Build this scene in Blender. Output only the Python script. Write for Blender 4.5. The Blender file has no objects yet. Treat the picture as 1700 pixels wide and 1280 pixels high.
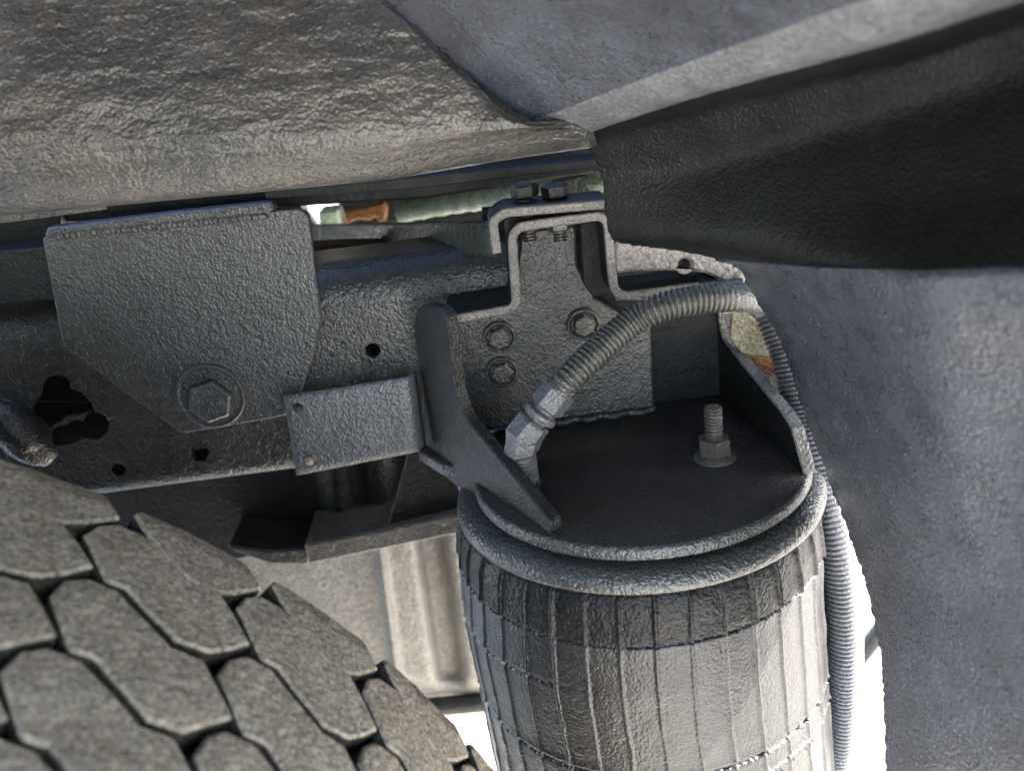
import bpy, bmesh, math, random
import numpy as np
from mathutils import Vector, Matrix, noise
from mathutils.geometry import tessellate_polygon

random.seed(7)
scene = bpy.context.scene
COL = scene.collection

# ------------------------------------------------------------------ camera
PITCH, ROLL, FPX, CAMZ = math.radians(22), math.radians(7.5), 1472.0, 1.05
F = np.array([0, math.cos(PITCH), -math.sin(PITCH)])
U = np.array([0, math.sin(PITCH), math.cos(PITCH)])
R = np.array([1.0, 0, 0])
RR = math.cos(ROLL) * R - math.sin(ROLL) * U
UU = math.sin(ROLL) * R + math.cos(ROLL) * U
CAM = np.array([0, 0, CAMZ])
cd = bpy.data.cameras.new('camera')
cam = bpy.data.objects.new('camera', cd)
COL.objects.link(cam)
m = Matrix(((RR[0], UU[0], -F[0], CAM[0]), (RR[1], UU[1], -F[1], CAM[1]), (RR[2], UU[2], -F[2], CAM[2]), (0, 0, 0, 1)))
cam.matrix_world = m
cd.sensor_width = 36.0
cd.lens = 36.0 * FPX / 1700.0
cd.clip_start = 0.01
cd.clip_end = 500
cd.dof.use_dof = True
cd.dof.focus_distance = 0.60
cd.dof.aperture_fstop = 6.0
scene.camera = cam

# ------------------------------------------------------------------ world and sun
SUN_EL, SUN_AZ = math.radians(34), math.radians(-7)      # azimuth measured from +X towards +Y
w = bpy.data.worlds.new('World'); scene.world = w; w.use_nodes = True
nt = w.node_tree; nt.nodes.clear()
sky = nt.nodes.new('ShaderNodeTexSky'); sky.sky_type = 'NISHITA'; sky.sun_disc = False
sky.sun_elevation = SUN_EL; sky.sun_rotation = math.radians(90) - SUN_AZ
bg = nt.nodes.new('ShaderNodeBackground'); bg.inputs['Strength'].default_value = 0.15
wo = nt.nodes.new('ShaderNodeOutputWorld')
nt.links.new(sky.outputs[0], bg.inputs[0]); nt.links.new(bg.outputs[0], wo.inputs[0])
sd = bpy.data.lights.new('sun', 'SUN'); sd.energy = 4.5; sd.angle = math.radians(0.53); sd.color = (1, 0.93, 0.83)
sun = bpy.data.objects.new('sun', sd); COL.objects.link(sun)
sv = Vector((math.cos(SUN_EL) * math.cos(SUN_AZ), math.cos(SUN_EL) * math.sin(SUN_AZ), math.sin(SUN_EL)))
sun.rotation_euler = sv.to_track_quat('Z', 'Y').to_euler()
sun.location = (3, 0, 3)
scene.view_settings.view_transform = 'Standard'
scene.view_settings.look = 'None'
scene.view_settings.gamma = 1.0
scene.view_settings.exposure = 3.08
scene.cycles.max_bounces = 8
scene.cycles.diffuse_bounces = 5
scene.cycles.glossy_bounces = 4

# ------------------------------------------------------------------ sight lines of the photograph
def ray(px, py):
    return F + (px - 850) / FPX * RR - (py - 640) / FPX * UU
def atY(px, py, y):
    d = ray(px, py); return CAM + d * (y / d[1])
def atZ(px, py, z):
    d = ray(px, py); return CAM + d * ((z - CAMZ) / d[2])
def atP(px, py, p0, n):
    d = ray(px, py); return CAM + d * (((np.array(p0) - CAM) @ n) / (d @ n))

# ------------------------------------------------------------------ materials
BG = 1.0
def coat(name, base, base2=None, rough=0.5, grain=(700, 0.0006), lump=(150, 0.0010), wrinkle=None, spec=0.5,
         speck=0.0, dust=None, dust_amt=0.5, dust_scale=14, metallic=0.0, rvar=0.15, gvar=0.42, pebble=True):
    m = bpy.data.materials.new(name); m.use_nodes = True
    t = m.node_tree; N = t.nodes; L = t.links; N.clear()
    out = N.new('ShaderNodeOutputMaterial'); b = N.new('ShaderNodeBsdfPrincipled')
    L.new(b.outputs[0], out.inputs[0])
    tc = N.new('ShaderNodeTexCoord'); co = tc.outputs['Object']
    def nz(scale, detail=3, rough_=0.55, off=0, dist=0.0):
        n = N.new('ShaderNodeTexNoise'); n.inputs['Scale'].default_value = scale
        n.inputs['Detail'].default_value = detail; n.inputs['Roughness'].default_value = rough_
        n.inputs['Distortion'].default_value = dist
        if off:
            mp = N.new('ShaderNodeMapping'); mp.inputs['Location'].default_value = (off, off * .7, off * 1.3)
            L.new(co, mp.inputs[0]); L.new(mp.outputs[0], n.inputs['Vector'])
        else:
            L.new(co, n.inputs['Vector'])
        return n.outputs['Fac']
    def ramp(fac, a, b_, ca, cb):
        r = N.new('ShaderNodeValToRGB'); r.color_ramp.elements[0].position = a; r.color_ramp.elements[1].position = b_
        r.color_ramp.elements[0].color = (*ca, 1); r.color_ramp.elements[1].color = (*cb, 1)
        L.new(fac, r.inputs[0]); return r.outputs[0]
    base2 = base2 or tuple(c * 1.7 for c in base)
    col = ramp(nz(38, 5, .65), .32, .7, base, base2)
    if dust:
        mx = N.new('ShaderNodeMix'); mx.data_type = 'RGBA'
        f = ramp(nz(dust_scale, 6, .7, 3.1), .45, .68, (0, 0, 0), (dust_amt,) * 3)
        L.new(f, mx.inputs[0]); L.new(col, mx.inputs[6]); mx.inputs[7].default_value = (*dust, 1); col = mx.outputs[2]
    gm = N.new('ShaderNodeMapRange'); gm.inputs[1].default_value = .34; gm.inputs[2].default_value = .66
    gm.inputs[3].default_value = 1 - gvar; gm.inputs[4].default_value = 1 + gvar * 1.3
    L.new(nz(grain[0], 3, .6, 5.1, .15), gm.inputs[0])
    vm = N.new('ShaderNodeVectorMath'); vm.operation = 'SCALE'; L.new(col, vm.inputs[0]); L.new(gm.outputs[0], vm.inputs['Scale']); col = vm.outputs[0]
    if speck:
        mx = N.new('ShaderNodeMix'); mx.data_type = 'RGBA'
        f = ramp(nz(grain[0] * .8, 2, .5, 7.7), .62, .72, (0, 0, 0), (speck,) * 3)
        L.new(f, mx.inputs[0]); L.new(col, mx.inputs[6]); mx.inputs[7].default_value = (.42, .40, .37, 1); col = mx.outputs[2]
    L.new(col, b.inputs['Base Color'])
    rg = N.new('ShaderNodeMapRange'); L.new(nz(60, 3, .6, 1.3), rg.inputs[0])
    rg.inputs[1].default_value = .3; rg.inputs[2].default_value = .7
    rg.inputs[3].default_value = rough - rvar / 2; rg.inputs[4].default_value = rough + rvar / 2
    L.new(rg.outputs[0], b.inputs['Roughness'])
    b.inputs['Specular IOR Level'].default_value = spec
    b.inputs['Metallic'].default_value = metallic
    prev = None
    for h, off in ((lump, 2.2), (grain, 5.1)):
        if not h: continue
        bp = N.new('ShaderNodeBump'); bp.inputs['Strength'].default_value = 1.0; bp.inputs['Distance'].default_value = h[1] * BG
        if h is grain and pebble:
            vo = N.new('ShaderNodeTexVoronoi'); vo.feature = 'F1'; vo.inputs['Scale'].default_value = h[0] * .85
            vo.inputs['Randomness'].default_value = 1
            L.new(co, vo.inputs['Vector'])
            sb = N.new('ShaderNodeMath'); sb.operation = 'MULTIPLY_ADD'; sb.inputs[1].default_value = -.9
            L.new(vo.outputs['Distance'], sb.inputs[0]); L.new(nz(h[0] * 1.1, 2, .5, off), sb.inputs[2])
            L.new(sb.outputs[0], bp.inputs['Height']); bp.inputs['Distance'].default_value = h[1] * BG * .62
        else:
            L.new(nz(h[0], 2, .5, off), bp.inputs['Height'])
        if prev: L.new(prev, bp.inputs['Normal'])
        prev = bp.outputs[0]
    if wrinkle:
        bp = N.new('ShaderNodeBump'); bp.inputs['Distance'].default_value = wrinkle[1]
        mp = N.new('ShaderNodeMapping'); mp.inputs['Scale'].default_value = wrinkle[2]; mp.inputs['Rotation'].default_value = wrinkle[3]
        L.new(co, mp.inputs[0])
        n = N.new('ShaderNodeTexNoise'); n.inputs['Scale'].default_value = wrinkle[0]; n.inputs['Detail'].default_value = 4
        n.inputs['Distortion'].default_value = 1.2
        L.new(mp.outputs[0], n.inputs['Vector']); L.new(n.outputs['Fac'], bp.inputs['Height'])
        L.new(prev, bp.inputs['Normal']); prev = bp.outputs[0]
    L.new(prev, b.inputs['Normal'])
    return m

M = {}
def sat(name, v, rough=.36, tint=(1, 1, 1), g=(560, .0007), l=(200, .0014), spec=.95, var=1.8, **k):
    b = tuple(v * t for t in tint)
    return coat(name, b, tuple(x * var for x in b), rough, g, l, spec=spec, **k)
M['liner'] = sat('undercoat_liner', .036, .36, (1, 1, .99), (520, .0008), (210, .0011), wrinkle=(90, .0011, (1, 1, 1.8), (0, .5, 0)), dust=(.15, .13, .10), dust_amt=.45)
M['fender'] = sat('fender_texture', .045, .30, (.88, .97, 1.2), (560, .0006), (300, .0006))
M['lip'] = sat('lip_highlight', .10, .33, (.96, .99, 1.06), (520, .0006), (260, .0006))  # pale base paints the highlight along the fender crease
M['fendershade'] = sat('fender_shade_black', .007, .40, (.95, 1.02, 1.0), (560, .0006), (300, .0004), spec=.35)  # near-black base paints the shade on the fender under the fold
M['rail'] = sat('rail_coating', .012, .37, (1, 1, .98), (560, .0008), (190, .0013), dust=(.10, .09, .075), dust_amt=.4)
M['plate'] = sat('bracket_coating', .034, .38, (1, 1, 1.02), (580, .0007), (240, .0009))
M['tag'] = sat('tag_coating', .060, .36, (.95, 1, 1.12), (600, .0007), (260, .0010))
M['mount'] = sat('mount_coating', .019, .42, (1.05, 1, .95), (580, .0008), (170, .0011), dust=(.12, .10, .085), dust_amt=.4)
M['dark'] = sat('dark_coating', .007, .45, (1, 1, 1.02), (560, .0007), (200, .0012), spec=.45)
M['deck'] = sat('deck_coating', .022, .55, (1.15, 1, .88), (560, .0008), (190, .0007), spec=.35, dust=(.06, .05, .043), dust_amt=.5)
M['edge'] = sat('strap_edge', .085, .42, (1.08, 1, .93), (560, .0007), (210, .0012), spec=.7)
M['gusset'] = sat('gusset_coating', .011, .42, (1.02, 1, .97), (600, .0009), (230, .0010), spec=.55, speck=.10)
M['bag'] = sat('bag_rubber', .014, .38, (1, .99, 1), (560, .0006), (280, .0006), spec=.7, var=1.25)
M['bag_top'] = sat('bag_shoulder_shade', .008, .42, (1, .99, 1), (520, .0007), (220, .0014), spec=.3)  # darker than the bag below: shade of the curved shoulder put into the colour
M['bead'] = sat('bead_steel', .034, .33, (1.03, 1, .95), (600, .0009), (260, .0013), spec=1.0)
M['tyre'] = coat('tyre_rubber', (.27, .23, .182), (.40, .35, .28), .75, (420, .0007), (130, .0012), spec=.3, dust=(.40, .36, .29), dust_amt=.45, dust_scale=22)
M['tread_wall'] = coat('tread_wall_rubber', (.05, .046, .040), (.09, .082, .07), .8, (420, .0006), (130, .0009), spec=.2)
M['carcass'] = coat('tyre_groove', (.010, .010, .009), (.02, .018, .016), .8, (420, .0005), (120, .0009), spec=.2)  # clean black rubber, darkened further for the shade in the grooves
M['hose'] = sat('conduit_coating', .042, .36, (1.04, 1, .88), (620, .0006), (300, .0005), speck=.2)
M['hose2'] = sat('conduit_plastic', .045, .34, (1.02, .98, 1.04), (640, .0004), (300, .0004))
M['fitting'] = sat('fitting_coating', .075, .40, (1, .99, 1.06), (620, .0007), (260, .0010), speck=.2)
M['stud'] = sat('stud_metal', .055, .42, (1.2, 1, .85), (600, .0006), (240, .0008))
M['panel'] = coat('tank_panel', (.13, .127, .118), (.21, .20, .185), .5, (420, .0009), (130, .0018), spec=.6)
M['green'] = coat('green_wash', (.10, .13, .095), (.20, .24, .18), .6, (400, .0006), (130, .001), spec=.3)
M['palegreen'] = coat('daylit_green', (.40, .50, .38), (.55, .64, .50), .5, (400, .0004), (130, .0008), spec=.4)  # base raised to carry the daylight falling on the far post
M['crossbar'] = sat('crossmember_coating', .024, .5, (.92, 1.1, .92), (420, .0008), (170, .0018), spec=.5)
M['rust'] = coat('rusty_steel', (.24, .10, .045), (.42, .20, .09), .7, (420, .0006), (130, .001), spec=.3)
M['rustdark'] = coat('dark_rusty_steel', (.05, .022, .014), (.09, .042, .022), .7, (420, .0006), (130, .001), spec=.3)
M['tan'] = coat('tan_steel', (.22, .18, .12), (.36, .31, .21), .55, (420, .0008), (140, .0016), spec=.5)
M['pale'] = coat('pale_steel', (.15, .13, .118), (.25, .22, .20), .45, (480, .0009), (140, .0024), spec=.7)
M['black'] = coat('black_steel', (.006, .006, .007), (.012, .012, .013), .6, (420, .0006), (130, .001), spec=.3)
M['ground'] = coat('pale_concrete', (.56, .52, .46), (.66, .62, .55), .9, (90, .002), (20, .004), spec=.3)

# ------------------------------------------------------------------ object helpers
def thing(name, label, cat, loc, group=None):
    o = bpy.data.objects.new(name, None); COL.objects.link(o)
    o.empty_display_size = .05; o.location = loc
    o['label'] = label; o['category'] = cat
    if group: o['group'] = group
    return o
def wl(o):
    v = Vector((0, 0, 0))
    while o: v += o.location; o = o.parent
    return v
def part(name, data, mat, parent=None, loc=None, smooth=False, label=None, cat=None, kind=None, group=None):
    """data = (verts, faces) in world space"""
    V, Fc = data
    org = Vector(loc) if loc is not None else (wl(parent) if parent else Vector((0, 0, 0)))
    V = [tuple(Vector(v) - org) for v in V]
    me = bpy.data.meshes.new(name); me.from_pydata(V, [], Fc)
    bm = bmesh.new(); bm.from_mesh(me)
    bmesh.ops.remove_doubles(bm, verts=bm.verts, dist=1e-6)
    bmesh.ops.recalc_face_normals(bm, faces=bm.faces)
    bm.to_mesh(me); bm.free()
    if smooth:
        me.polygons.foreach_set('use_smooth', [True] * len(me.polygons))
        if smooth != 'all':
            me.set_sharp_from_angle(angle=math.radians(smooth if isinstance(smooth, (int, float)) and smooth > 1 else 40))
    me.materials.append(M[mat])
    o = bpy.data.objects.new(name, me); COL.objects.link(o)
    if parent:
        o.parent = parent; o.location = org - wl(parent)
    else:
        o.location = org
    if label: o['label'] = label
    if cat: o['category'] = cat
    if kind: o['kind'] = kind
    if group: o['group'] = group
    return o
def join(*ds):
    V, Fc = [], []
    for v, f in ds:
        k = len(V); V += [tuple(p) for p in v]; Fc += [tuple(i + k for i in g) for g in f]
    return V, Fc

# ---- planar outlines
def frame(p0, n, up=(0, 0, 1)):
    n = np.array(n, float); n /= np.linalg.norm(n)
    a = np.cross(n, up); a = -a / np.linalg.norm(a)          # right-hand side seen from +n side
    b = np.cross(n, a); b = b if b @ np.array(up) > 0 else -b
    return np.array(p0, float), a, b, n
def to2(P, fr): return [((np.array(p) - fr[0]) @ fr[1], (np.array(p) - fr[0]) @ fr[2]) for p in P]
def fillet(P, rad, closed=True, seg=5):
    n = len(P); out = []
    rs = rad if isinstance(rad, (list, tuple)) else [rad] * n
    for i in range(n):
        if (not closed and i in (0, n - 1)) or rs[i] <= 0: out.append(tuple(P[i])); continue
        a, b, c = np.array(P[i - 1]), np.array(P[i]), np.array(P[(i + 1) % n])
        u = (a - b); v = (c - b); lu, lv = np.linalg.norm(u), np.linalg.norm(v); u /= lu; v /= lv
        ang = math.acos(max(-1, min(1, u @ v)))
        if ang > 3.05: out.append(tuple(b)); continue
        d = min(rs[i] / math.tan(ang / 2), lu * .45, lv * .45); r = d * math.tan(ang / 2)
        ctr = b + (u + v) / np.linalg.norm(u + v) * (r / math.sin(ang / 2))
        s, e = b + u * d - ctr, b + v * d - ctr
        a0 = math.atan2(s[1], s[0]); a1 = math.atan2(e[1], e[0]); da = (a1 - a0 + math.pi) % (2 * math.pi) - math.pi
        for k in range(seg + 1):
            t = a0 + da * k / seg; out.append((ctr[0] + r * math.cos(t), ctr[1] + r * math.sin(t)))
    return out
def area(P): return .5 * sum(P[i - 1][0] * P[i][1] - P[i][0] * P[i - 1][1] for i in range(len(P)))
def inset(P, d):
    """move an outline inwards (for ccw) by d"""
    n = len(P); out = []
    for i in range(n):
        a, b, c = np.array(P[i - 1]), np.array(P[i]), np.array(P[(i + 1) % n])
        u = b - a; v = c - b
        u = u / (np.linalg.norm(u) + 1e-12); v = v / (np.linalg.norm(v) + 1e-12)
        nu = np.array([-u[1], u[0]]); nv = np.array([-v[1], v[0]])
        k = nu + nv; q = 1 + nu @ nv
        k = k / q if q > .3 else k / .3
        out.append(tuple(b + k * d))
    return out
def slab(P2, fr, thick, bev=.0012, holes=(), jag=0.0):
    """outline P2 in frame fr, front face at the plane on the +n side, body going -n"""
    o, a, b, n = fr
    loops = []
    for k, Q in enumerate([P2] + list(holes)):
        Q = list(Q)
        if jag and k == 0:
            D = []
            for i in range(len(Q)):
                p, q = np.array(Q[i]), np.array(Q[(i + 1) % len(Q)])
                m_ = max(1, int(np.linalg.norm(q - p) / .0025))
                for j in range(m_): D.append(tuple(p + (q - p) * j / m_ + np.array([random.uniform(-jag, jag), random.uniform(-jag, jag)])))
            Q = D
        if (area(Q) > 0) != (k == 0): Q = Q[::-1]
        loops.append(Q)
    V, Fc = [], []
    w3 = lambda p, d: tuple(o + a * p[0] + b * p[1] - n * d)
    ins = [inset(Q, bev) if bev else Q for Q in loops]
    base = []
    for Q, I in zip(loops, ins):
        s = len(V); m_ = len(Q); base.append((s, m_))
        V += [w3(p, 0) for p in I] + [w3(p, bev) for p in Q] + [w3(p, thick) for p in Q]
        for i in range(m_):
            j = (i + 1) % m_
            if bev: Fc.append((s + i, s + j, s + m_ + j, s + m_ + i))
            Fc.append((s + m_ + i, s + m_ + j, s + 2 * m_ + j, s + 2 * m_ + i))
    if not bev:
        pass
    for side in (0, 2):
        tris = tessellate_polygon([[Vector((p[0], p[1], 0)) for p in (I if side == 0 else Q)] for Q, I in zip(loops, ins)])
        idx = []
        for s, m_ in base: idx += [s + side * m_ + i for i in range(m_)]
        for t_ in tris:
            f = [idx[i] for i in t_]; Fc.append(tuple(f))
    return V, Fc
def px_slab(pts, fr, thick, rad=.002, bev=.0012, holes=(), jag=0.0, n=None):
    P = to2([atP(x, y, fr[0], fr[3]) for x, y in pts], fr)
    P = fillet(P, rad) if rad else P
    return slab(P, fr, thick, bev, holes, jag)
def circ(c, r, n=24, ph=0): return [(c[0] + r * math.cos(ph + 2 * math.pi * k / n), c[1] + r * math.sin(ph + 2 * math.pi * k / n)) for k in range(n)]
NY = np.array([0, -1.0, 0])
def yfr(y): return (np.array([0, y, 0.0]), np.array([1.0, 0, 0]), np.array([0, 0, 1.0]), NY)

# ---- solids
def lathe(profile, c, axis=(0, 0, 1), seg=48, ph=0, ref=None):
    """profile [(r, h)] around axis through c; closed with caps when r == 0"""
    ax = np.array(axis, float); ax /= np.linalg.norm(ax)
    r0 = np.array(ref if ref is not None else ((1, 0, 0) if abs(ax[0]) < .9 else (0, 1, 0)), float); u = r0 - ax * (r0 @ ax); u /= np.linalg.norm(u); v = np.cross(ax, u)
    V, Fc = [], []; c = np.array(c, float)
    for r, h in profile:
        for k in range(seg):
            t = ph + 2 * math.pi * k / seg
            V.append(tuple(c + ax * h + (u * math.cos(t) + v * math.sin(t)) * r))
    for i in range(len(profile) - 1):
        for k in range(seg):
            j = (k + 1) % seg
            Fc.append((i * seg + k, i * seg + j, (i + 1) * seg + j, (i + 1) * seg + k))
    if profile[0][0] > 1e-6: Fc.append(tuple(range(seg)))
    if profile[-1][0] > 1e-6: Fc.append(tuple(range((len(profile) - 1) * seg, len(profile) * seg)))
    return V, Fc
def hexprism(c, axis, r, h, ph=0, bev=.0012):
    return lathe([(r - bev, 0), (r, bev), (r, h - bev), (r - bev * 1.3, h)], c, axis, 6, ph)
def threads(c, axis, r, h, pitch=.0022, d=.0011, seg=24):
    pr = [(r, 0)]; z = 0
    while z + pitch < h:
        pr += [(r, z + pitch * .30), (r - d, z + pitch * .6), (r, z + pitch)]; z += pitch
    pr += [(r, h - .0008), (r - .0012, h)]
    return lathe(pr, c, axis, seg)
def box(x0, x1, y0, y1, z0, z1):
    V = [(x, y, z) for x in (x0, x1) for y in (y0, y1) for z in (z0, z1)]
    return V, [(0, 1, 3, 2), (4, 6, 7, 5), (0, 4, 5, 1), (2, 3, 7, 6), (0, 2, 6, 4), (1, 5, 7, 3)]
def catmull(P, n):
    P = [np.array(p, float) for p in P]; P = [2 * P[0] - P[1]] + P + [2 * P[-1] - P[-2]]; out = []
    for i in range(1, len(P) - 2):
        for k in range(n):
            t = k / n; a, b, c, d = P[i - 1:i + 3]
            out.append(.5 * (2 * b + (c - a) * t + (2 * a - 5 * b + 4 * c - d) * t * t + (-a + 3 * b - 3 * c + d) * t ** 3))
    out.append(P[-2]); return out
def tube(path, rfun, seg=28, caps=True):
    """rfun(s) gives the radius at arc length s"""
    path = [np.array(p) for p in path]
    T = [path[min(i + 1, len(path) - 1)] - path[max(i - 1, 0)] for i in range(len(path))]
    T = [t / np.linalg.norm(t) for t in T]
    u = np.cross(T[0], (0, 1, .3)); u /= np.linalg.norm(u); V, Fc = [], []; s = 0
    for i, (p, t) in enumerate(zip(path, T)):
        if i: s += np.linalg.norm(p - path[i - 1])
        u = u - t * (u @ t); u /= np.linalg.norm(u); v = np.cross(t, u); r = rfun(s)
        V += [tuple(p + (u * math.cos(2 * math.pi * k / seg) + v * math.sin(2 * math.pi * k / seg)) * r) for k in range(seg)]
    for i in range(len(path) - 1):
        for k in range(seg):
            j = (k + 1) % seg; Fc.append((i * seg + k, i * seg + j, (i + 1) * seg + j, (i + 1) * seg + k))
    if caps: Fc += [tuple(range(seg)), tuple(range((len(path) - 1) * seg, len(path) * seg))]
    return V, Fc
def resample(P, step):
    L = [0]
    for a, b in zip(P, P[1:]): L.append(L[-1] + np.linalg.norm(np.array(b) - a))
    n = int(L[-1] / step); A = np.array(P)
    s = np.linspace(0, L[-1], n + 1)
    return [np.array([np.interp(x, L, A[:, k]) for k in range(3)]) for x in s]
def corrugated(path, r, pitch=.0037, depth=.0016, smooth_from=1e9, seg=32):
    P = resample(path, pitch / 6)
    def rf(s):
        t = (s / pitch) % 1
        g = [0, 0, 0, .25, 1, .6][int(t * 6 + .01) % 6]
        if s > smooth_from: g *= max(0, 1 - (s - smooth_from) / .02)
        return r - depth * g
    return tube(P, rf, seg)
def grid(rows, closed=False):
    h, w_ = len(rows), len(rows[0]); V = [tuple(p) for r_ in rows for p in r_]; Fc = []
    for i in range(h - 1):
        for k in range(w_ - 1):
            a = i * w_ + k; Fc.append((a, a + 1, a + 1 + w_, a + w_))
    return V, Fc
def fb(p, s, o=4, off=0.0): return noise.fractal(Vector((p[0] * s + off, p[1] * s + off * .3, p[2] * s - off)), 1.0, 2.0, o, noise_basis='PERLIN_ORIGINAL')
def lerp(a, b, t): return a + (b - a) * t
def pathat(P, t):
    """point at fraction t of the polyline by length"""
    P = np.array(P, float); L = np.r_[0, np.cumsum(np.linalg.norm(np.diff(P, axis=0), axis=1))]
    return np.array([np.interp(t * L[-1], L, P[:, k]) for k in range(P.shape[1])])

# ================================================================== THE SETTING
part('ground', grid([[(-60 + 4 * i, -60 + 4 * j, -.02) for i in range(31)] for j in range(31)]), 'ground', kind='structure')

# ================================================================== WHEEL WELL LINER (upper left)
SEAM = [(560, -75), (640, 0), (700, 52), (740, 92), (785, 132), (820, 172), (862, 200), (900, 209), (960, 206), (985, 213), (995, 244)]
LOW = [(-120, 366), (0, 358), (200, 341), (450, 318), (650, 298), (850, 264), (995, 244)]
nu, nv = 420, 190
rows = []
for j in range(nv + 1):
    v = j / nv; row = []
    vv = min(1, v)
    rt = pathat(SEAM, vv); lf = np.array([-120, lerp(-75, 366, vv)])
    for i in range(nu + 1):
        u = i / nu
        tp = np.array([lerp(-120, 560, u), -75.]); bt = pathat(LOW, u)
        c = (1 - vv) * tp + vv * bt + (1 - u) * lf + u * rt - ((1 - u) * (1 - vv) * np.array([-120, -75.]) + u * (1 - vv) * np.array([560, -75.]) + (1 - u) * vv * np.array([-120, 366.]) + u * vv * np.array([995, 244.]))
        t = max(0, (v - .78) / .22)
        y = .512 + .048 * max(0, 1 - v / .72) ** 1.25 + .012 * v + .034 * (1 - math.sqrt(max(0, 1 - t * t)))
        p = atY(c[0], c[1], y)
        wr = abs(fb((p[0], p[1], p[2] * 1.5), 38, 5, 2)) * .0010 + fb((p[0] * .6, p[1], p[2] * 1.6), 60, 4, 9) * .0010 + fb(p, 9, 2, 5) * .004
        wr *= (.35 + .65 * min(1, (1 - t) + .25))
        dd = abs(u - 1) ; wr -= .0035 * math.exp(-(dd / .010) ** 2)
        row.append((p[0], p[1] - wr + .002, p[2]))
    rows.append(row)
top0 = rows[0]
rows = [[(x, y, z + .03 * k) for x, y, z in top0] for k in range(6, 0, -1)] + rows
last = rows[-1]
for k in range(1, 9):                       # the lower lip rolls back and up
    a = k / 8
    rows.append([(x, y + .006 * math.sin(a * 1.57) + .05 * a * a, z + .0025 * a + .006 * a * a) for x, y, z in last])
liner = part('wheel_well_liner', grid(rows), 'liner', smooth='all', loc=(-.1, .55, .92),
             label='wrinkled black coated wheel well liner above the frame with a bright rolled lower edge', cat='liner')
sm = liner.modifiers.new('thickness', 'SOLIDIFY'); sm.thickness = .003; sm.offset = -1

# ================================================================== FENDER PANEL (right, near the lens)
# each row: (px, py, depth y) at the cut edge, then at three stations outwards
FR = [
 [(520, -110, .515), (900, -200, .36), (1300, -330, .26), (1850, -560, .19)],
 [(690, 40, .530), (1000, -60, .40), (1350, -160, .29), (1850, -330, .21)],
 [(800, 142, .545), (1060, 30, .435), (1400, -80, .322), (1850, -210, .238)],
 [(872, 192, .545), (1115, 94, .448), (1440, -26, .337), (1850, -142, .250)],
 [(905, 206, .549), (1125, 130, .456), (1450, 20, .346), (1850, -95, .258)],
 [(945, 222, .556), (1135, 156, .468), (1460, 62, .360), (1850, -48, .272)],
 [(975, 236, .562), (1144, 184, .520), (1470, 96, .440), (1850, -8, .350)],
 [(1000, 290, .566), (1180, 270, .528), (1485, 190, .442), (1850, 120, .345)],
 [(1010, 400, .562), (1200, 375, .506), (1500, 340, .408), (1850, 330, .314)],
 [(1110, 411, .553), (1270, 418, .482), (1510, 425, .378), (1850, 436, .289)],
 [(1228, 436, .545), (1340, 448, .464), (1515, 458, .367), (1850, 476, .282)],
 [(1246, 475, .545), (1360, 495, .464), (1520, 515, .368), (1850, 535, .285)],
 [(1300, 565, .545), (1400, 590, .460), (1540, 610, .374), (1850, 630, .290)],
 [(1338, 690, .535), (1430, 710, .458), (1560, 730, .378), (1850, 750, .293)],
 [(1400, 850, .495), (1470, 870, .440), (1590, 880, .376), (1850, 890, .292)],
 [(1440, 965, .455), (1510, 980, .415), (1620, 990, .366), (1850, 1000, .288)],
 [(1466, 1090, .425), (1530, 1100, .393), (1640, 1110, .352), (1850, 1120, .282)],
 [(1472, 1280, .405), (1540, 1285, .375), (1650, 1290, .337), (1850, 1300, .272)],
 [(1480, 1480, .395), (1550, 1480, .365), (1660, 1480, .327), (1850, 1480, .262)],
]
C3 = [[atY(*q) for q in r_] for r_ in FR]
C3 = [c + [np.array([c[-1][0] + .012, .10, c[-1][2]]), np.array([c[-1][0] + .03, -.12, c[-1][2]])] for c in C3]
C3 = [[p + np.array([0, 0, .16 * (1 if k < 2 else .8)]) for k, p in enumerate(C3[0])]] + C3
C3 = C3 + [[p - np.array([0, 0, .06]) for p in C3[-1]]]
cols = []
for r_ in C3: cols.append(catmull(r_, 50))
ROWF = np.array(cols)                                  # rows x stations x 3
NV = 26
full = []
nr = ROWF.shape[0]; tt_ = np.linspace(0, nr - 1, (nr - 1) * NV + 1)
LIN = np.array([[np.interp(tt_, np.arange(nr), ROWF[:, k, a]) for a in range(3)] for k in range(ROWF.shape[1])])
ker = np.exp(-.5 * (np.arange(-22, 23) / 4.5) ** 2); ker /= ker.sum()
pad = np.pad(LIN, ((0, 0), (0, 0), (22, 22)), mode='reflect', reflect_type='odd')
SMO = np.array([[np.convolve(pad[k, a], ker, 'valid') for a in range(3)] for k in range(LIN.shape[0])])
full = [[SMO[k, :, j] for j in range(SMO.shape[2])] for k in range(SMO.shape[0])]
rows = []
for j in range(len(full[0])):
    row = []
    for k in range(len(full)):
        p = full[k][j]; e = 0
        if k < 3:
            e = (fb(p, 300, 3, 3) * .0013) * (1 - k / 3)
        wv = fb(p, 7, 2, 4) * .0010 + fb(p, 60, 3, 6) * .0004
        row.append((p[0] + e, p[1] - wv, p[2] + e * .6))
    rows.append(row)
fender = thing('fender_panel', 'large black textured fender panel curving toward the lens with a cut ragged inner edge', 'panel', (.2, .45, .5))
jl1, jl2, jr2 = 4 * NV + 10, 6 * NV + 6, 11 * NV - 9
off = lambda rr_, a, b: [[(p[0] + a, p[1] + b, p[2]) for p in r_] for r_ in rr_]
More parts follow.
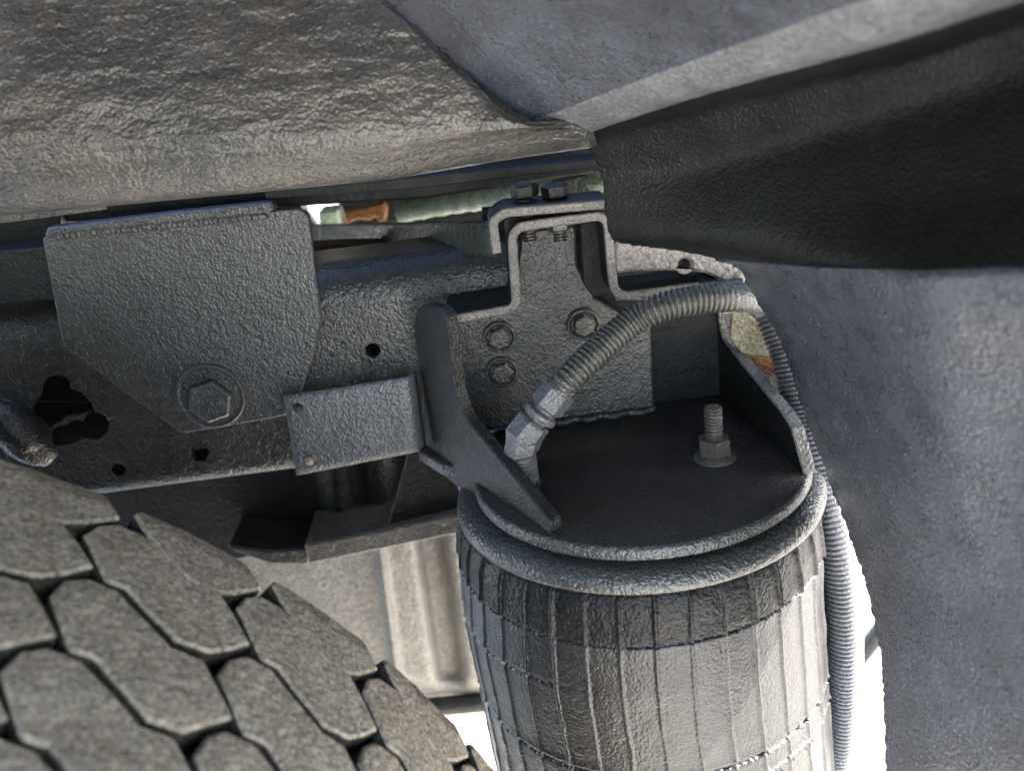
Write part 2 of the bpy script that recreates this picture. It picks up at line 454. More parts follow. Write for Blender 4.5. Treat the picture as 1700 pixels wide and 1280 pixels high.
for nm, rws, mt_ in (('arch_skin', rows[:jl1 + 4], 'fender'), ('lit_lip', off(rows[jl1:jl2 + 1], 0, -.0012), 'lip'),
                     ('shaded_band', off(rows[jl2 - 4:jr2 + 8], .0006, .0016), 'fendershade'), ('lower_guard', off(rows[jr2:], -.0006, -.0022), 'fender')):
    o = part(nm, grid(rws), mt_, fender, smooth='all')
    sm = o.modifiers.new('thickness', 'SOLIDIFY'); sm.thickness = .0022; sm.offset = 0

# the rest of the wheel well: roof, front wall and inner wall, out of the frame, plus added sun and sky blockers
rf = thing('wheel_well_shell', 'dark outer shell of the wheel well closing it overhead and at the left, with added light blockers', 'shell', (-.5, .2, 1.25))
arch = fillet([(-1.28, .30), (-1.28, 1.25), (.16, 1.25), (.27, 1.08)], [0, .25, .06, 0], closed=False, seg=8)
part('arch_roof', grid([[(x, y, z) for y in np.linspace(-.12, .56, 12)] for x, z in arch]), 'fender', rf, smooth='all')
part('inner_wall', grid([[(x, .60, z) for z in np.linspace(.97, 1.26, 4)] for x in np.linspace(-1.29, -.25, 8)]), 'liner', rf)
part('sun_blocker', box(.50, .51, .20, 1.6, .93, 2.0), 'dark', rf)  # added unseen panel keeping the sun off the round plate and rail
part('sky_blocker', box(-1.4, .6, -.16, -.13, 1.06, 1.27), 'dark', rf)  # added unseen panel cutting off level skylight from the camera side
part('low_sun_blocker', box(.50, .51, .70, 1.5, .55, .929), 'dark', rf)  # added unseen sheet keeping direct sun off the ribbed panel
part('rear_inner_wall', grid([[(x, .60, z) for z in np.linspace(1.02, 1.26, 4)] for x in np.linspace(-.26, .30, 4)]), 'liner', rf)

# ================================================================== CHASSIS RAIL
YR = .655
rail = thing('chassis_rail', 'long grey coated chassis rail with drilled holes running behind the big bracket plate', 'frame rail', (-.2, YR, .733))
fr = yfr(YR)
zb, zt, rb = .733, .897, .014
rt_ = .030
def hole_px(pts, rad=0, f_=None):
    return to2([atP(x, y, (f_ or fr)[0], (f_ or fr)[3]) for x, y in pts], f_ or fr)
def chole(x, y, rpx, n=20):
    c = to2([atP(x, y, fr[0], fr[3])], fr)[0]; e = to2([atP(x + rpx, y, fr[0], fr[3])], fr)[0]
    return circ(c, abs(e[0] - c[0]), n)
lobed = hole_px([(93, 622), (76, 628), (66, 640), (64, 657), (52, 674), (49, 698), (38, 711), (40, 730), (54, 746), (78, 742), (116, 738), (141, 728), (162, 731), (177, 720), (182, 703), (173, 689), (157, 684), (151, 668), (136, 652), (118, 646), (116, 632), (106, 624)])
lobed = fillet(lobed, .002)
hexh = hole_px([(317, 745), (325, 737), (342, 738), (348, 750), (340, 766), (324, 766), (318, 758)])
holes = [lobed, hexh, chole(197, 780, 12), chole(619, 582, 13)]
XL, XRr = -1.6, .02
P2 = [(XL, zb + rb), (XRr, zb + rb), (XRr, zt - rt_), (XL, zt - rt_)]
face = slab(P2, fr, .007, 0, holes)
def bend(sign, z0, rb):
    rows = []
    for k in range(9):
        a = math.pi / 2 * k / 8
        rows.append([(x, YR + rb - rb * math.cos(a), z0 + sign * rb * math.sin(a)) for x in np.linspace(XL, XRr, 60)])
    rows.append([(x, YR + .075, z0 + sign * rb) for x in np.linspace(XL, XRr, 60)])
    return grid(rows)
part('web', face, 'rail', rail)
part('lower_flange', bend(-1, zb + rb, rb), 'rail', rail, smooth='all')
part('upper_flange', bend(1, zt - rt_, rt_), 'rail', rail, smooth='all')
part('hole_backing', box(XL, .02, .74, .745, zb + .01, zt - .01), 'black', rail)  # added black sheet so no light leaks through the drilled holes
# seen through the lobed hole
p = atY(110, 700, .70)
ragged = [(60, 733), (78, 718), (92, 703), (104, 696), (118, 690), (138, 688), (150, 684), (134, 697), (118, 700), (108, 706), (98, 708), (92, 712), (80, 722)]
part('sunlit_gap_strip', px_slab(ragged, yfr(.692), .004, 0, 0, jag=.0012), 'tan', rail, label='pale ragged strip standing for the sunlit gap inside the lobed hole')  # tan strip stands in for sunlit ground seen through the hole
part('inner_bracket', px_slab([(60, 610), (140, 610), (150, 668), (60, 668)], yfr(.70), .02, 0, .001), 'dark', rail)

# weld lump by the tyre
rows = []
c0 = atY(28, 712, .630)
for j in range(36):
    row = []
    for i in range(36):
        a = math.pi * j / 35; b_ = 2 * math.pi * i / 35
        d = np.array([math.sin(a) * math.cos(b_) * .017, math.sin(a) * math.sin(b_) * .02, math.cos(a) * .030])
        q = c0 + d; k = 1 + .12 * fb(q, 60, 3, 1) + .06 * fb(q, 200, 3, 2)
        q = c0 + d * k; row.append((q[0] + (q[2] - c0[2]) * -.45, q[1], q[2]))
    rows.append(row)
part('axle_boot', grid(rows), 'rail', smooth='all', loc=tuple(c0 - np.array([0, 0, .03])), label='rough lumpy grey boot between the tyre and the lobed hole', cat='boot')

# ================================================================== BIG BRACKET PLATE
YB = .6415
bp_ = thing('bracket_plate', 'large pentagonal steel plate hung over the rail with one big washered bolt', 'bracket', (-.2, YB, .76))
fb_ = yfr(YB)
part('plate', px_slab([(70, 396), (82, 388), (440, 350), (470, 348), (498, 346), (513, 358), (534, 530), (524, 580), (497, 660), (474, 690), (440, 697), (302, 720), (106, 578), (96, 530)], fb_, .0050, .004, .001), 'plate', bp_)
part('top_flange', px_slab([(78, 378), (250, 357), (452, 335), (455, 347), (440, 356), (300, 372), (130, 388), (72, 396)], yfr(YB - .004), .012, .002, .0015), 'plate', bp_)
weld = []
A0, B0 = atY(95, 391, YB - .002), atY(440, 357, YB - .002)
wp = [lerp(A0, B0, t) for t in np.linspace(0, 1, 150)]
wp = [p + np.array([0, random.uniform(-.0004, .0004), random.uniform(-.0006, .0006)]) for p in wp]
part('weld_bead', tube(wp, lambda s: .0030 + .0007 * math.sin(s * 1500) + random.uniform(-.0004, .0004), 10), 'plate', bp_, smooth='all')
def bolt(x, y, yy, rw, rh, h, parent, mat='plate', ph=.3, off=(0, 0)):
    c = atY(x, y, yy)
    b = part('bolt', lathe([(rw, 0), (rw, .0034), (rw - .0008, .0042), (rw - .0018, .0042), (rw - .0034, .0026), (rh * .9, .0026), (0, .0027)], c, (0, -1, 0), 40), mat, parent, smooth=35)
    cc = c + np.array([off[0], -.0030, off[1]])
    part('bolt_head', hexprism(cc, (0, -1, 0), rh, h, ph, .0014), mat, b)
    return b
bolt(351, 656, YB, .0262, .0172, .009, bp_, 'plate', .2, (.001, -.002))

# ================================================================== small plate with two rivets
sp = thing('tag_plate', 'small flat rectangular steel plate with two rivets beside the left gusset', 'plate', tuple(atY(590, 780, .622)))
# plate in a vertical plane, its right end bending back
fs = yfr(.618)
Pl = to2([atP(x, y, fs[0], fs[3]) for x, y in [(471, 658), (690, 624), (706, 748), (492, 790)]], fs)
a_, b_, c_, d_ = [np.array(q) for q in Pl]
rows = []
for k in range(25):
    t = k / 24 * 1.03
    row = []
    for s in np.linspace(0, 1, 12):
        q = (1 - s) * (a_ + (b_ - a_) * t) + s * (d_ + (c_ - d_) * t)
        back = max(0, t - .90) ** 2 * .6
        row.append((q[0] - back * .3, .618 + back, q[1]))
    rows.append(row)
pl = part('plate_face', grid(rows), 'tag', sp, smooth='all')
sm = pl.modifiers.new('t', 'SOLIDIFY'); sm.thickness = .0015; sm.offset = -1
for x, y, k in ((495, 677, 0), (514, 764, 1)):
    c = atY(x, y, .6175)
    part('rivet', lathe([(.0036, 0), (.0036, .0014), (.0030, .0024), (.0012, .0030), (0, .0031)], c, (0, -1, 0), 20), 'tan' if k else 'dark', sp, smooth='all', label='bare bright rivet' if k else 'dark painted rivet')

# ================================================================== AIR SPRING MOUNT (back plate, gussets, hat strap)
mt = thing('air_spring_mount', 'welded steel mount with two gussets and a bent hat strap above the air spring', 'bracket', (.084, .60, .75))
fk = yfr(.650)
P2 = [(700, 530), (790, 515), (852, 500), (866, 385), (955, 372), (958, 440), (985, 495), (1030, 522), (1080, 540), (1087, 690), (840, 745), (700, 745)]
part('back_plate', px_slab(P2, fk, .009, .004, .0015), 'mount', mt)
for x, y, ph in ((829, 558, .25), (833, 616, .1), (968, 537, .4)):
    bolt(x, y, .650, .0128, .0092, .0055, mt, 'mount', ph)
a = np.array([-.067, .627, .75]); b = np.array([.012, .482, .75]); t = (b - a) / np.linalg.norm(b - a); n = np.cross(t, [0, 0, 1]); n = n if n[0] < 0 else -n
fg = (a, t, np.array([0, 0, 1.0]), n)
G1 = [(686, 545), (690, 515), (703, 505), (728, 510), (741, 525), (746, 560), (756, 650), (770, 692), (798, 725), (864, 806), (905, 856), (914, 868), (914, 893), (878, 888), (800, 842), (735, 790), (708, 775), (700, 640)]
part('gusset', px_slab(G1, fg, .0085, .02, .0012), 'gusset', mt)
a = np.array([.185, .516, .75]); b = np.array([.168, .665, .75]); t2 = (b - a) / np.linalg.norm(b - a); n2 = np.cross(t2, [0, 0, 1]); n2 = n2 if n2[0] < 0 else -n2
fg2 = (a, t2, np.array([0, 0, 1.0]), n2)
G2 = [(1080, 500), (1170, 462), (1192, 475), (1194, 535), (1200, 560), (1228, 600), (1300, 688), (1314, 712), (1334, 786), (1318, 800), (1080, 700)]
Pg = [a + (b - a) * 1.0 + np.array([0, 0, .105]), a + (b - a) * .98 + np.array([0, 0, .0])]
P = to2([atP(x, y, a, n2) for x, y in [(1192, 468), (1193, 535), (1200, 562), (1230, 602), (1300, 688), (1314, 712), (1334, 786)]], fg2)
P = P + [(0, 0), (.155, 0), (.155, P[0][1])]
P = [P[i] for i in range(len(P))]
part('gusset', slab(fillet(P, .003), fg2, .009, .001), 'dark', mt, label='right gusset with a pale cut edge').data.materials.append(M['edge'])
o = COL.objects[-1] if False else [x for x in mt.children if x.name.startswith('gusset')][-1]
for pg in o.data.polygons:
    if abs(pg.normal.dot(Vector(n2))) < .9: pg.material_index = 1
part('dark_side_sheet', slab([(-.04, 0), (.13, 0), (.13, .17), (-.04, .17)], (np.array([.10, .664, .72]), np.array([1., 0, 0]), np.array([0, 0, 1.]), NY), .004, 0), 'black', mt)  # black sheet stands for the deep shade beside the right gusset
# hat strap
def strap(pts, y, thick, depth, rad, name, mat='edge'):
    fr_ = yfr(y); C_ = to2([atP(x, yy, fr_[0], fr_[3]) for x, yy in pts], fr_)
    C_ = fillet(C_, [0] + list(rad) + [0], closed=False, seg=7)
    n_ = len(C_); Lf, Rt = [], []
    for i in range(n_):
        u = np.array(C_[min(i + 1, n_ - 1)]) - np.array(C_[max(i - 1, 0)]); u /= np.linalg.norm(u); q = np.array([-u[1], u[0]]) * thick / 2
        Lf.append(tuple(C_[i] + q)); Rt.append(tuple(C_[i] - q))
    o = part(name, slab(Lf + Rt[::-1], fr_, depth, .0009), mat, mt, smooth=30)
    o.data.materials.append(M['dark'])
    for pg in o.data.polygons:
        if abs(pg.normal.y) < .3: pg.material_index = 1
    return o
strap([(742, 533), (858, 512), (849, 378), (1008, 357), (1020, 494), (1200, 470)], .600, .0066, .052, (.008, .010, .008, .010), 'hat_strap')
strap([(825, 421), (818, 368), (838, 353), (1008, 339)], .594, .0064, .036, (.006, .012), 'outer_strap')
# bolts through the strap
for x in (874, 925):
    c = atY(x, 348, .616)
    b = part('strap_bolt', threads(c - np.array([0, 0, .022]), (0, 0, 1), .0048, .03), 'mount', mt, smooth=30)
    part('nut', hexprism(c - np.array([0, 0, .014]), (0, 0, 1), .0095, .009), 'mount', b)
    part('bolt_head', hexprism(c + np.array([0, 0, .009]), (0, 0, 1), .0098, .009), 'dark', b)
part('spacer_block', px_slab([(962, 370), (1003, 365), (1012, 488), (985, 493), (968, 470)], yfr(.635), .012, .001, .001), 'black', mt)

part('dark_rear_sheet', px_slab([(800, 345), (1030, 335), (1040, 520), (800, 520)], yfr(.705), .005, 0, .001), 'black', mt)  # added black sheet hiding the bright sky behind the hat strap
# base plate of the mount
cx, cy, RP = .084, .574, .1205
out = [(-.080, .632), (-.060, .600)]
for k in range(61):
    tt = math.radians(172 + (368 - 172) * k / 60)
    out.append((cx + RP * math.cos(tt), cy + RP * math.sin(tt)))
out += [(.195, .668), (-.080, .668)]
ft = (np.array([0, 0, .75]), np.array([1., 0, 0]), np.array([0, 1., 0]), np.array([0, 0, 1.]))
part('base_plate', slab(out, ft, .0085, .0022), 'deck', mt, smooth=50)
for pg in [x for x in mt.children if x.name == 'base_plate'][0].data.polygons: pass
bpo = [x for x in mt.children if x.name == 'base_plate'][0]; bpo.data.materials.append(M['bead'])
for pg in bpo.data.polygons:
    if abs(pg.normal.z) < .95: pg.material_index = 1
# weld along the back plate foot
wp = [np.array([x, .646 + .002 * math.sin(x * 300), .752]) for x in np.linspace(-.03, .112, 90)]
part('weld_bead', tube(wp, lambda s: .0028 + random.uniform(-.0006, .0006), 9), 'mount', mt, smooth='all')

# ================================================================== AIR SPRING
asp = thing('air_spring', 'cylindrical ribbed rubber air spring bag under the round steel plate', 'air spring', (cx, cy, .42))
bead = [(.100, .7412), (.1110, .7412), (.1114, .7385), (.1225, .7380), (.1262, .7370), (.1298, .7345), (.1320, .7312), (.1328, .7280), (.1322, .7252), (.1302, .7236), (.128, .7230), (.1262, .7222), (.10, .7218)]
part('bead_plate', lathe([(r, z - .42) for r, z in bead], (cx - .003, cy, .42), (0, 0, 1), 180), 'bead', asp, smooth=60)
NR = 38
def bag_r(z):
    t = (.7230 - z)
    r = .1235 + .0085 * math.sqrt(max(0, 1 - (1 - min(1, t / .034)) ** 2))
    return r + float(np.interp(z, [.38, .50, .65, .70], [.0065, .006, .0035, 0]))
def bag_x(z): return cx + float(np.interp(z, [.45, .50, .65, .74], [.001, .0, -.0070, -.0045]))
SR = 24
segs = NR * SR
zs = [.7230 - .0022 * k for k in range(0, 16)] + list(np.arange(.6875, .38, -.0024))
V, Fc = [], []
CR1, CR2, CR3 = .6870, .5820, .5600
for c_, h_ in ((CR1, .005), (CR2, .007), (CR3, .010), (.6435, .008)): zs += list(np.linspace(c_ - h_, c_ + h_, int(h_ / .0004)))
zs = sorted(set(round(float(z), 5) for z in zs), reverse=True)
zs = [z for k, z in enumerate(zs) if k == 0 or zs[k - 1] - z > .0002]
for i, z in enumerate(zs):
    for k in range(segs):
        th = 2 * math.pi * k / segs
        ribj = .010 * fb((k // SR * .7, z * 9, 0), 3, 2, 3) + .004 * math.sin(z * 160 + (k // SR))
        ph = ((th + ribj * .5) * NR / (2 * math.pi)) % 1.0
        d = min(ph, 1 - ph) * (2 * math.pi / NR) * .134
        r = bag_r(z)
        r += .0015 * math.exp(-(d / .0009) ** 2)                     # moulded cord rib
        if z > CR1: r += .0010 + .0010 * math.exp(-(d / .0012) ** 2)
        jx = .0011 * fb((math.cos(th) * 40, math.sin(th) * 40, 0), 1.5, 3, 5)
        r -= .0030 * math.exp(-((z - CR1 - jx) / .0010) ** 2)
        left = math.cos(th - math.radians(200)); rt_ = math.cos(th - math.radians(-40))
        for zz, msk, sl in ((CR2, 1, .0), (CR3, max(0, rt_), .02), (.6435, max(0, left) ** 6, .03)):
            zc = zz + sl * math.cos(th - math.radians(-90)) * .3 + jx
            r -= .0024 * msk * math.exp(-((z - zc) / .0013) ** 2)
            r += .0007 * msk * math.exp(-((z - zc - .004) / .0018) ** 2)
        r += .0006 * fb((math.cos(th) * .14, math.sin(th) * .14, z), 30, 3, 1)
        V.append((bag_x(z) + r * math.cos(th), cy + r * math.sin(th), z))
for i in range(len(zs) - 1):
    for k in range(segs):
        j = (k + 1) % segs; Fc.append((i * segs + k, i * segs + j, (i + 1) * segs + j, (i + 1) * segs + k))
bl = part('rubber_bellows', (V, Fc), 'bag', asp, smooth='all')
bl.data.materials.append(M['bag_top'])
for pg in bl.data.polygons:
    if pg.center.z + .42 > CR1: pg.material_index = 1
part('piston', lathe([(.10, 0), (.105, -.02), (.11, -.12), (.0, -.121)], (cx, cy, .44), (0, 0, 1), 64), 'dark', asp, smooth=40)
# small rubber whiskers along the creases
ws = []
for zc, rr0, rr1, nn in ((CR1, 180, 380, 34), (CR2, 290, 385, 16), (CR3, 290, 385, 16)):
    for k in range(nn):
        th = math.radians(random.uniform(rr0, rr1)); r = .1325 + (.004 if zc < .6 else 0)
        z = zc + random.uniform(-.001, .001)
        c = np.array([bag_x(zc) + r * math.cos(th), cy + r * math.sin(th), z]); d = np.array([math.cos(th), math.sin(th), random.uniform(-.6, .4)])
        ws.append(lathe([(.0011, 0), (.0005, random.uniform(.001, .0032)), (0, .0036)], c - d * .001, d, 5))
o = part('flash_whiskers', join(*ws), 'bag', asp); o['kind'] = 'stuff'

# stud and flange nut on the plate
st = thing('mounting_stud', 'threaded stud with a hex flange nut standing on the dark round plate', 'stud', (.136, .557, .75))
part('threaded_rod', threads(np.array([.136, .557, .75]), (0, 0, 1), .0063, .0395, .0026, .0012), 'stud', st, smooth=30)
part('flange', lathe([(.0150, 0), (.0150, .0014), (.0118, .0038), (.009, .004)], (.136, .557, .750), (0, 0, 1), 32), 'stud', st, smooth=35)
part('nut', hexprism(np.array([.136, .557, .7535]), (0, 0, 1), .0120, .0125, .35), 'stud', st)

# ================================================================== ELBOW FITTING
ef = thing('air_fitting', 'hex elbow air fitting screwed into the round plate at its left', 'fitting', (.002, .548, .75))
ex, ey = .0005, .538
base = np.array([ex, ey, .75])
part('base_nut', hexprism(base, (0, 0, 1), .0125, .011, .1), 'dark', ef)
part('threaded_stub', threads(base, (0, 0, 1), .0098, .034, .0030, .0010, 28), 'fitting', ef, smooth=30)
e0 = base + np.array([0, 0, .034])
kn = atY(880, 712, ey)                       # knee of the elbow
tip = atY(958, 612, ey + .004)
dr = tip - kn; Ld = np.linalg.norm(dr); dr /= Ld
def hexring(c, ax, r, ref): 
    ax = np.array(ax) / np.linalg.norm(ax); u = np.array(ref, float); u -= ax * (u @ ax); u /= np.linalg.norm(u); v = np.cross(ax, u)
    return [tuple(c + r * (u * math.cos(math.pi / 3 * k + .52) + v * math.sin(math.pi / 3 * k + .52))) for k in range(6)]
ref = (0, -1, 0)
kn = np.array([ex + .003, ey, e0[2] + .012]); dr = tip - kn; dr /= np.linalg.norm(dr)
rg = [hexring(e0 - (0, 0, .001), (0, 0, 1), .0112, ref), hexring(e0 + (0, 0, .0005), (0, 0, 1), .0124, ref), hexring(kn - (0, 0, .004), (.1, 0, 1), .0126, ref),
      hexring(kn + np.array([.001, 0, .001]), (dr + np.array([0, 0, 1])), .0134, ref),
      hexring(kn + dr * .011, dr, .0124, ref), hexring(kn + dr * .0125, dr, .0112, ref)]
V = [p for r_ in rg for p in r_]; Fc = []
for i in range(len(rg) - 1):
    for k in range(6): Fc.append((i * 6 + k, i * 6 + (k + 1) % 6, (i + 1) * 6 + (k + 1) % 6, (i + 1) * 6 + k))
Fc += [tuple(range(6)), tuple(range((len(rg) - 1) * 6, len(rg) * 6))]
part('elbow_body', (V, Fc), 'fitting', ef)
q = kn + dr * .0120
part('threaded_neck', threads(q, dr, .0092, .015, .0026, .0010, 24), 'fitting', ef, smooth=30)
part('collar', lathe([(.0115, 0), (.0122, .001), (.0122, .004), (.0110, .005)], q + dr * .0035, dr, 28), 'fitting', ef, smooth=35)
part('swivel_nut', hexprism(q + dr * .0115, dr, .0118, .0165, .9, .0014), 'fitting', ef)

# ================================================================== CORRUGATED CONDUITS
s0 = q + dr * .026
pth = [s0, s0 + dr * .014] + [atY(x, y, yy) for x, y, yy in [(1040, 541, .562), (1090, 513, .563), (1145, 499, .564), (1200, 494, .566), (1245, 494, .568), (1300, 500, .575)]]
Lp = sum(np.linalg.norm(np.array(b) - a) for a, b in zip(pth, pth[1:]))
part('corrugated_conduit', corrugated(catmull(pth, 16), .0100, .0036, .0026, smooth_from=Lp * .70), 'hose', smooth='all', loc=tuple(s0),
     label='ribbed sleeve conduit arching from the elbow fitting up to the right behind the fender edge', cat='conduit')
pth = [atY(x, y, yy) for x, y, yy in [(1285, 520, .60), (1312, 590, .590), (1336, 690, .575), (1360, 780, .555), (1385, 880, .535), (1398, 980, .525), (1402, 1080, .52), (1400, 1150, .52), (1394, 1230, .52), (1370, 1330, .525)]]
part('corrugated_conduit', corrugated(catmull(pth, 16), .0136, .0036, .0022), 'hose2', smooth='all', loc=tuple(pth[-1]),
     label='ribbed conduit hanging down between the air spring and the fender edge', cat='conduit')

# ================================================================== TYRE
TC = np.array([-.487, 0, .461]); RT = .4835; PITCHN = 39
def crown(y): 
    u = (y - .262) / .150
    return RT + .003 * (1 - u * u) - .012 * max(0, abs(u) - .93) / .1
tyre = thing('truck_tyre', 'dusty worn truck tyre with chunky interlocking tread blocks in the lower left', 'tyre', (TC[0], .26, TC[2] - RT))
prof = []
for y in np.linspace(.108, .416, 40): prof.append((crown(y) - .0165, y))
sideR = [(.455, .420), (.44, .428), (.40, .436), (.34, .430), (.30, .415), (.285, .40)]
sideL = [(.285, .125), (.30, .108), (.34, .094), (.40, .088), (.44, .096), (.455, .104)]
prof = sideL + prof + sideR + [(.285, .40)]
part('carcass', lathe([(r, y) for r, y in prof], (TC[0], 0, TC[2]), (0, 1, 0), 160), 'carcass', tyre, smooth=35)
part('wheel_rim', lathe([(.0, .30), (.10, .30), (.13, .27), (.25, .26), (.27, .29), (.284, .39), (.292, .402), (.292, .408), (.28, .402), (.26, .30), (.26, .20), (.284, .125), (.292, .12), (.28, .118), (.25, .19), (.0, .2)], (TC[0], 0, TC[2]), (0, 1, 0), 96), 'dark', tyre, smooth=35)
PS = 2 * math.pi * RT / PITCHN
TB = [(-.0905, .0150), (-.0885, .0275), (-.0815, .0345), (-.068, .035), (-.036, .017), (-.022, .019), (0, -.003), (-.008, -.014), (-.017, -.023), (-.032, -.026), (-.048, -.017), (-.062, -.008), (-.0715, -.0095)]
TS = [(-.074, .010), (-.073, .019), (-.052, .019), (-.0322, .0015), (-.0302, .0025), (-.0490, .019), (-.012, .019), (0, .002), (-.012, -.012), (-.022, -.020), (-.036, -.021), (-.052, -.012), (-.062, -.003), (-.069, .003)]
def tread_mesh(poly, yc, s_off, mirror=False, seed=0):
    rnd = random.Random(seed)
    P = [(s, (-v if mirror else v)) for s, v in poly]
    if area(P) < 0: P = P[::-1]
    P = inset(P, .0002)
    P = fillet([(x + rnd.uniform(-.0006, .0006), y + rnd.uniform(-.0006, .0006)) for x, y in P], .0012, seg=1)
    bm = bmesh.new()
    b1 = .0016
    I = inset(P, b1)
    rings = [(I, 0.0), (P, .0013), (inset(P, -.0012), .0180)]
    vs = [[bm.verts.new((x, y, -d)) for x, y in Q] for Q, d in rings]
    bm.faces.new(vs[0])
    n_ = len(P)
    for a_, b_ in ((0, 1), (1, 2)):
        for i in range(n_): bm.faces.new((vs[a_][i], vs[a_][(i + 1) % n_], vs[b_][(i + 1) % n_], vs[b_][i]))
    bmesh.ops.triangulate(bm, faces=[f for f in bm.faces if len(f.verts) > 4])
    for s in np.arange(-.1, .01, .0125):
        g = bm.verts[:] + bm.edges[:] + bm.faces[:]
        bmesh.ops.bisect_plane(bm, geom=g, plane_co=(s, 0, 0), plane_no=(1, 0, 0))
    for y in (-.018, -.006, .006, .018, .03):
        g = bm.verts[:] + bm.edges[:] + bm.faces[:]
        bmesh.ops.bisect_plane(bm, geom=g, plane_co=(0, y, 0), plane_no=(0, 1, 0))
    for v in bm.verts:
        s, y, d = v.co; yy = yc + y; r = crown(yy) + d; th = (s + s_off) / RT
        r += .0007 * fb((s, y, seed), 60, 2, seed)
        v.co = (r * math.sin(th), yy, r * math.cos(th))
    bmesh.ops.recalc_face_normals(bm, faces=bm.faces)
    me = bpy.data.meshes.new('tread_block'); bm.to_mesh(me); bm.free()
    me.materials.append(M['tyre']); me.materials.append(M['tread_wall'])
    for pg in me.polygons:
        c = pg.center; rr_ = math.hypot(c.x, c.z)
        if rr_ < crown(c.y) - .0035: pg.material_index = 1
    return me
# rows: (centre y, phase)
ROWS = [(TS, .387, .386, False), (TB, .350, .3895, False), (TB, .304, .3925, False), (TB, .258, .395, False), (TB, .212, .398, False), (TB, .166, .400, False), (TS, .124, .40, True)]
for ri, (poly, yc, ph, mir) in enumerate(ROWS):
    mes = [tread_mesh(poly, yc, 0, mir, seed=ri * 5 + q_) for q_ in range(4)]
    for k in range(PITCHN):
        o = bpy.data.objects.new('tread_block', mes[random.randrange(4)])
        COL.objects.link(o); o.parent = tyre
        ang = (ph + k * PS) / RT
        o.location = (0, -.26, RT)
        o.rotation_euler = (0, ang, 0)

# ================================================================== THINGS BEHIND THE RAIL
# lower hanger box with ribs and its bright lower lip
hb = thing('suspension_hanger', 'dark pressed steel hanger below the rail with a grey lower lip', 'hanger', tuple(atY(600, 900, .74)))
yh = .80
rows = []
for k in range(80):
    px = 60 + 720 * k / 79
    rowp = []
    for py in (640, 700, 760, 820, 870, 905 - (px - 500) * .21):
        bul = 0
        for c_, w_ in ((560, 22), (628, 20)):
            bul += .014 * math.exp(-((px - c_ - (py - 800) * .12) / w_) ** 2)
        rowp.append(atY(px, py, yh - bul))
    rows.append(rowp)
part('pressed_web', grid(rows), 'dark', hb, smooth='all')
part('lower_lip', px_slab([(505, 905), (640, 880), (762, 852), (775, 884), (640, 912), (512, 938)], yfr(.735), .07, .002, .002), 'edge', hb)
lip2 = px_slab([(370, 905), (440, 915), (510, 912), (514, 938), (450, 938), (392, 918)], yfr(.742), .06, .003, .002)
part('lip_end', lip2, 'mount', hb)
part('web_return', px_slab([(680, 740), (745, 752), (765, 820), (768, 870), (700, 885), (640, 890)], yfr(.745), .004, .002, .001), 'dark', hb)

# pale ribbed panel beyond
tp = thing('ribbed_panel', 'pale grey pressed panel with two vertical ribs behind the air spring', 'panel', tuple(atY(620, 1150, .93)))
rows = []
for j in range(60):
    v = j / 59; row = []
    for i in range(150):
        px = 330 + 560 * i / 149; py = lerp(800, 1170 - (px - 780) * .12, v)
        l1 = 632 + (py - 920) * .135; l2 = 718 + (py - 920) * .15
        y = .93
        dn = 1 / (1 + math.exp((py - 1135) / 8))
        y -= .016 * math.exp(-((px - l1) / 7) ** 2)
        y += .034 * (1 / (1 + math.exp(-(px - l2 + 22) / 3)) - 1 / (1 + math.exp(-(px - l2 - 22) / 4))) * dn
        if py > 1125: y += (py - 1125) ** 2 * .00003
        row.append(atY(px, py, y))
    rows.append(row)
pn = part('pressed_face', grid(rows), 'panel', tp, smooth='all')
sm = pn.modifiers.new('t', 'SOLIDIFY'); sm.thickness = .003; sm.offset = -1
A_, B_ = atY(330, 1210, .945), atY(860, 1162, .945)
part('rolled_bottom', tube([lerp(A_, B_, t) for t in np.linspace(0, 1, 20)], lambda s: .013, 20), 'dark', tp, smooth='all')

# body underside above the frame
bu = thing('body_underside', 'dark floor channel of the truck body under the liner edge', 'floor channel', (0, .8, 1.0))
part('floor_sheet', px_slab([(-1200, 500), (-1200, 250), (1400, 60), (1400, 230), (1000, 285), (700, 330), (450, 345), (60, 372), (-300, 410)], yfr(.70), 1.5, .002, .002), 'black', bu)
part('front_lip', px_slab([(440, 318), (700, 292), (1000, 262), (1000, 276), (700, 312), (440, 330)], yfr(.64), .03, .001, .001), 'black', bu)
part('dark_backdrop', px_slab([(562, 200), (1400, 120), (1400, 420), (800, 420), (562, 430)], yfr(1.12), .05, 0, .001), 'black', bu)  # added black backdrop that darkens the gap behind hose and bracket
part('dark_backdrop', px_slab([(-1200, 250), (500, 200), (500, 352), (516, 412), (500, 470), (-1200, 600)], yfr(1.12), .05, 0, .001), 'black', bu)  # added black sheet stopping light from behind on the rail top
part('rail_pad', px_slab([(-100, 425), (78, 410), (96, 497), (-100, 508)], yfr(.650), .05, .002, .001), 'dark', bu)
part('upper_channel', px_slab([(-100, 372), (100, 350), (100, 380), (80, 402), (-100, 418)], yfr(.69), .03, .002, .001), 'black', bu)

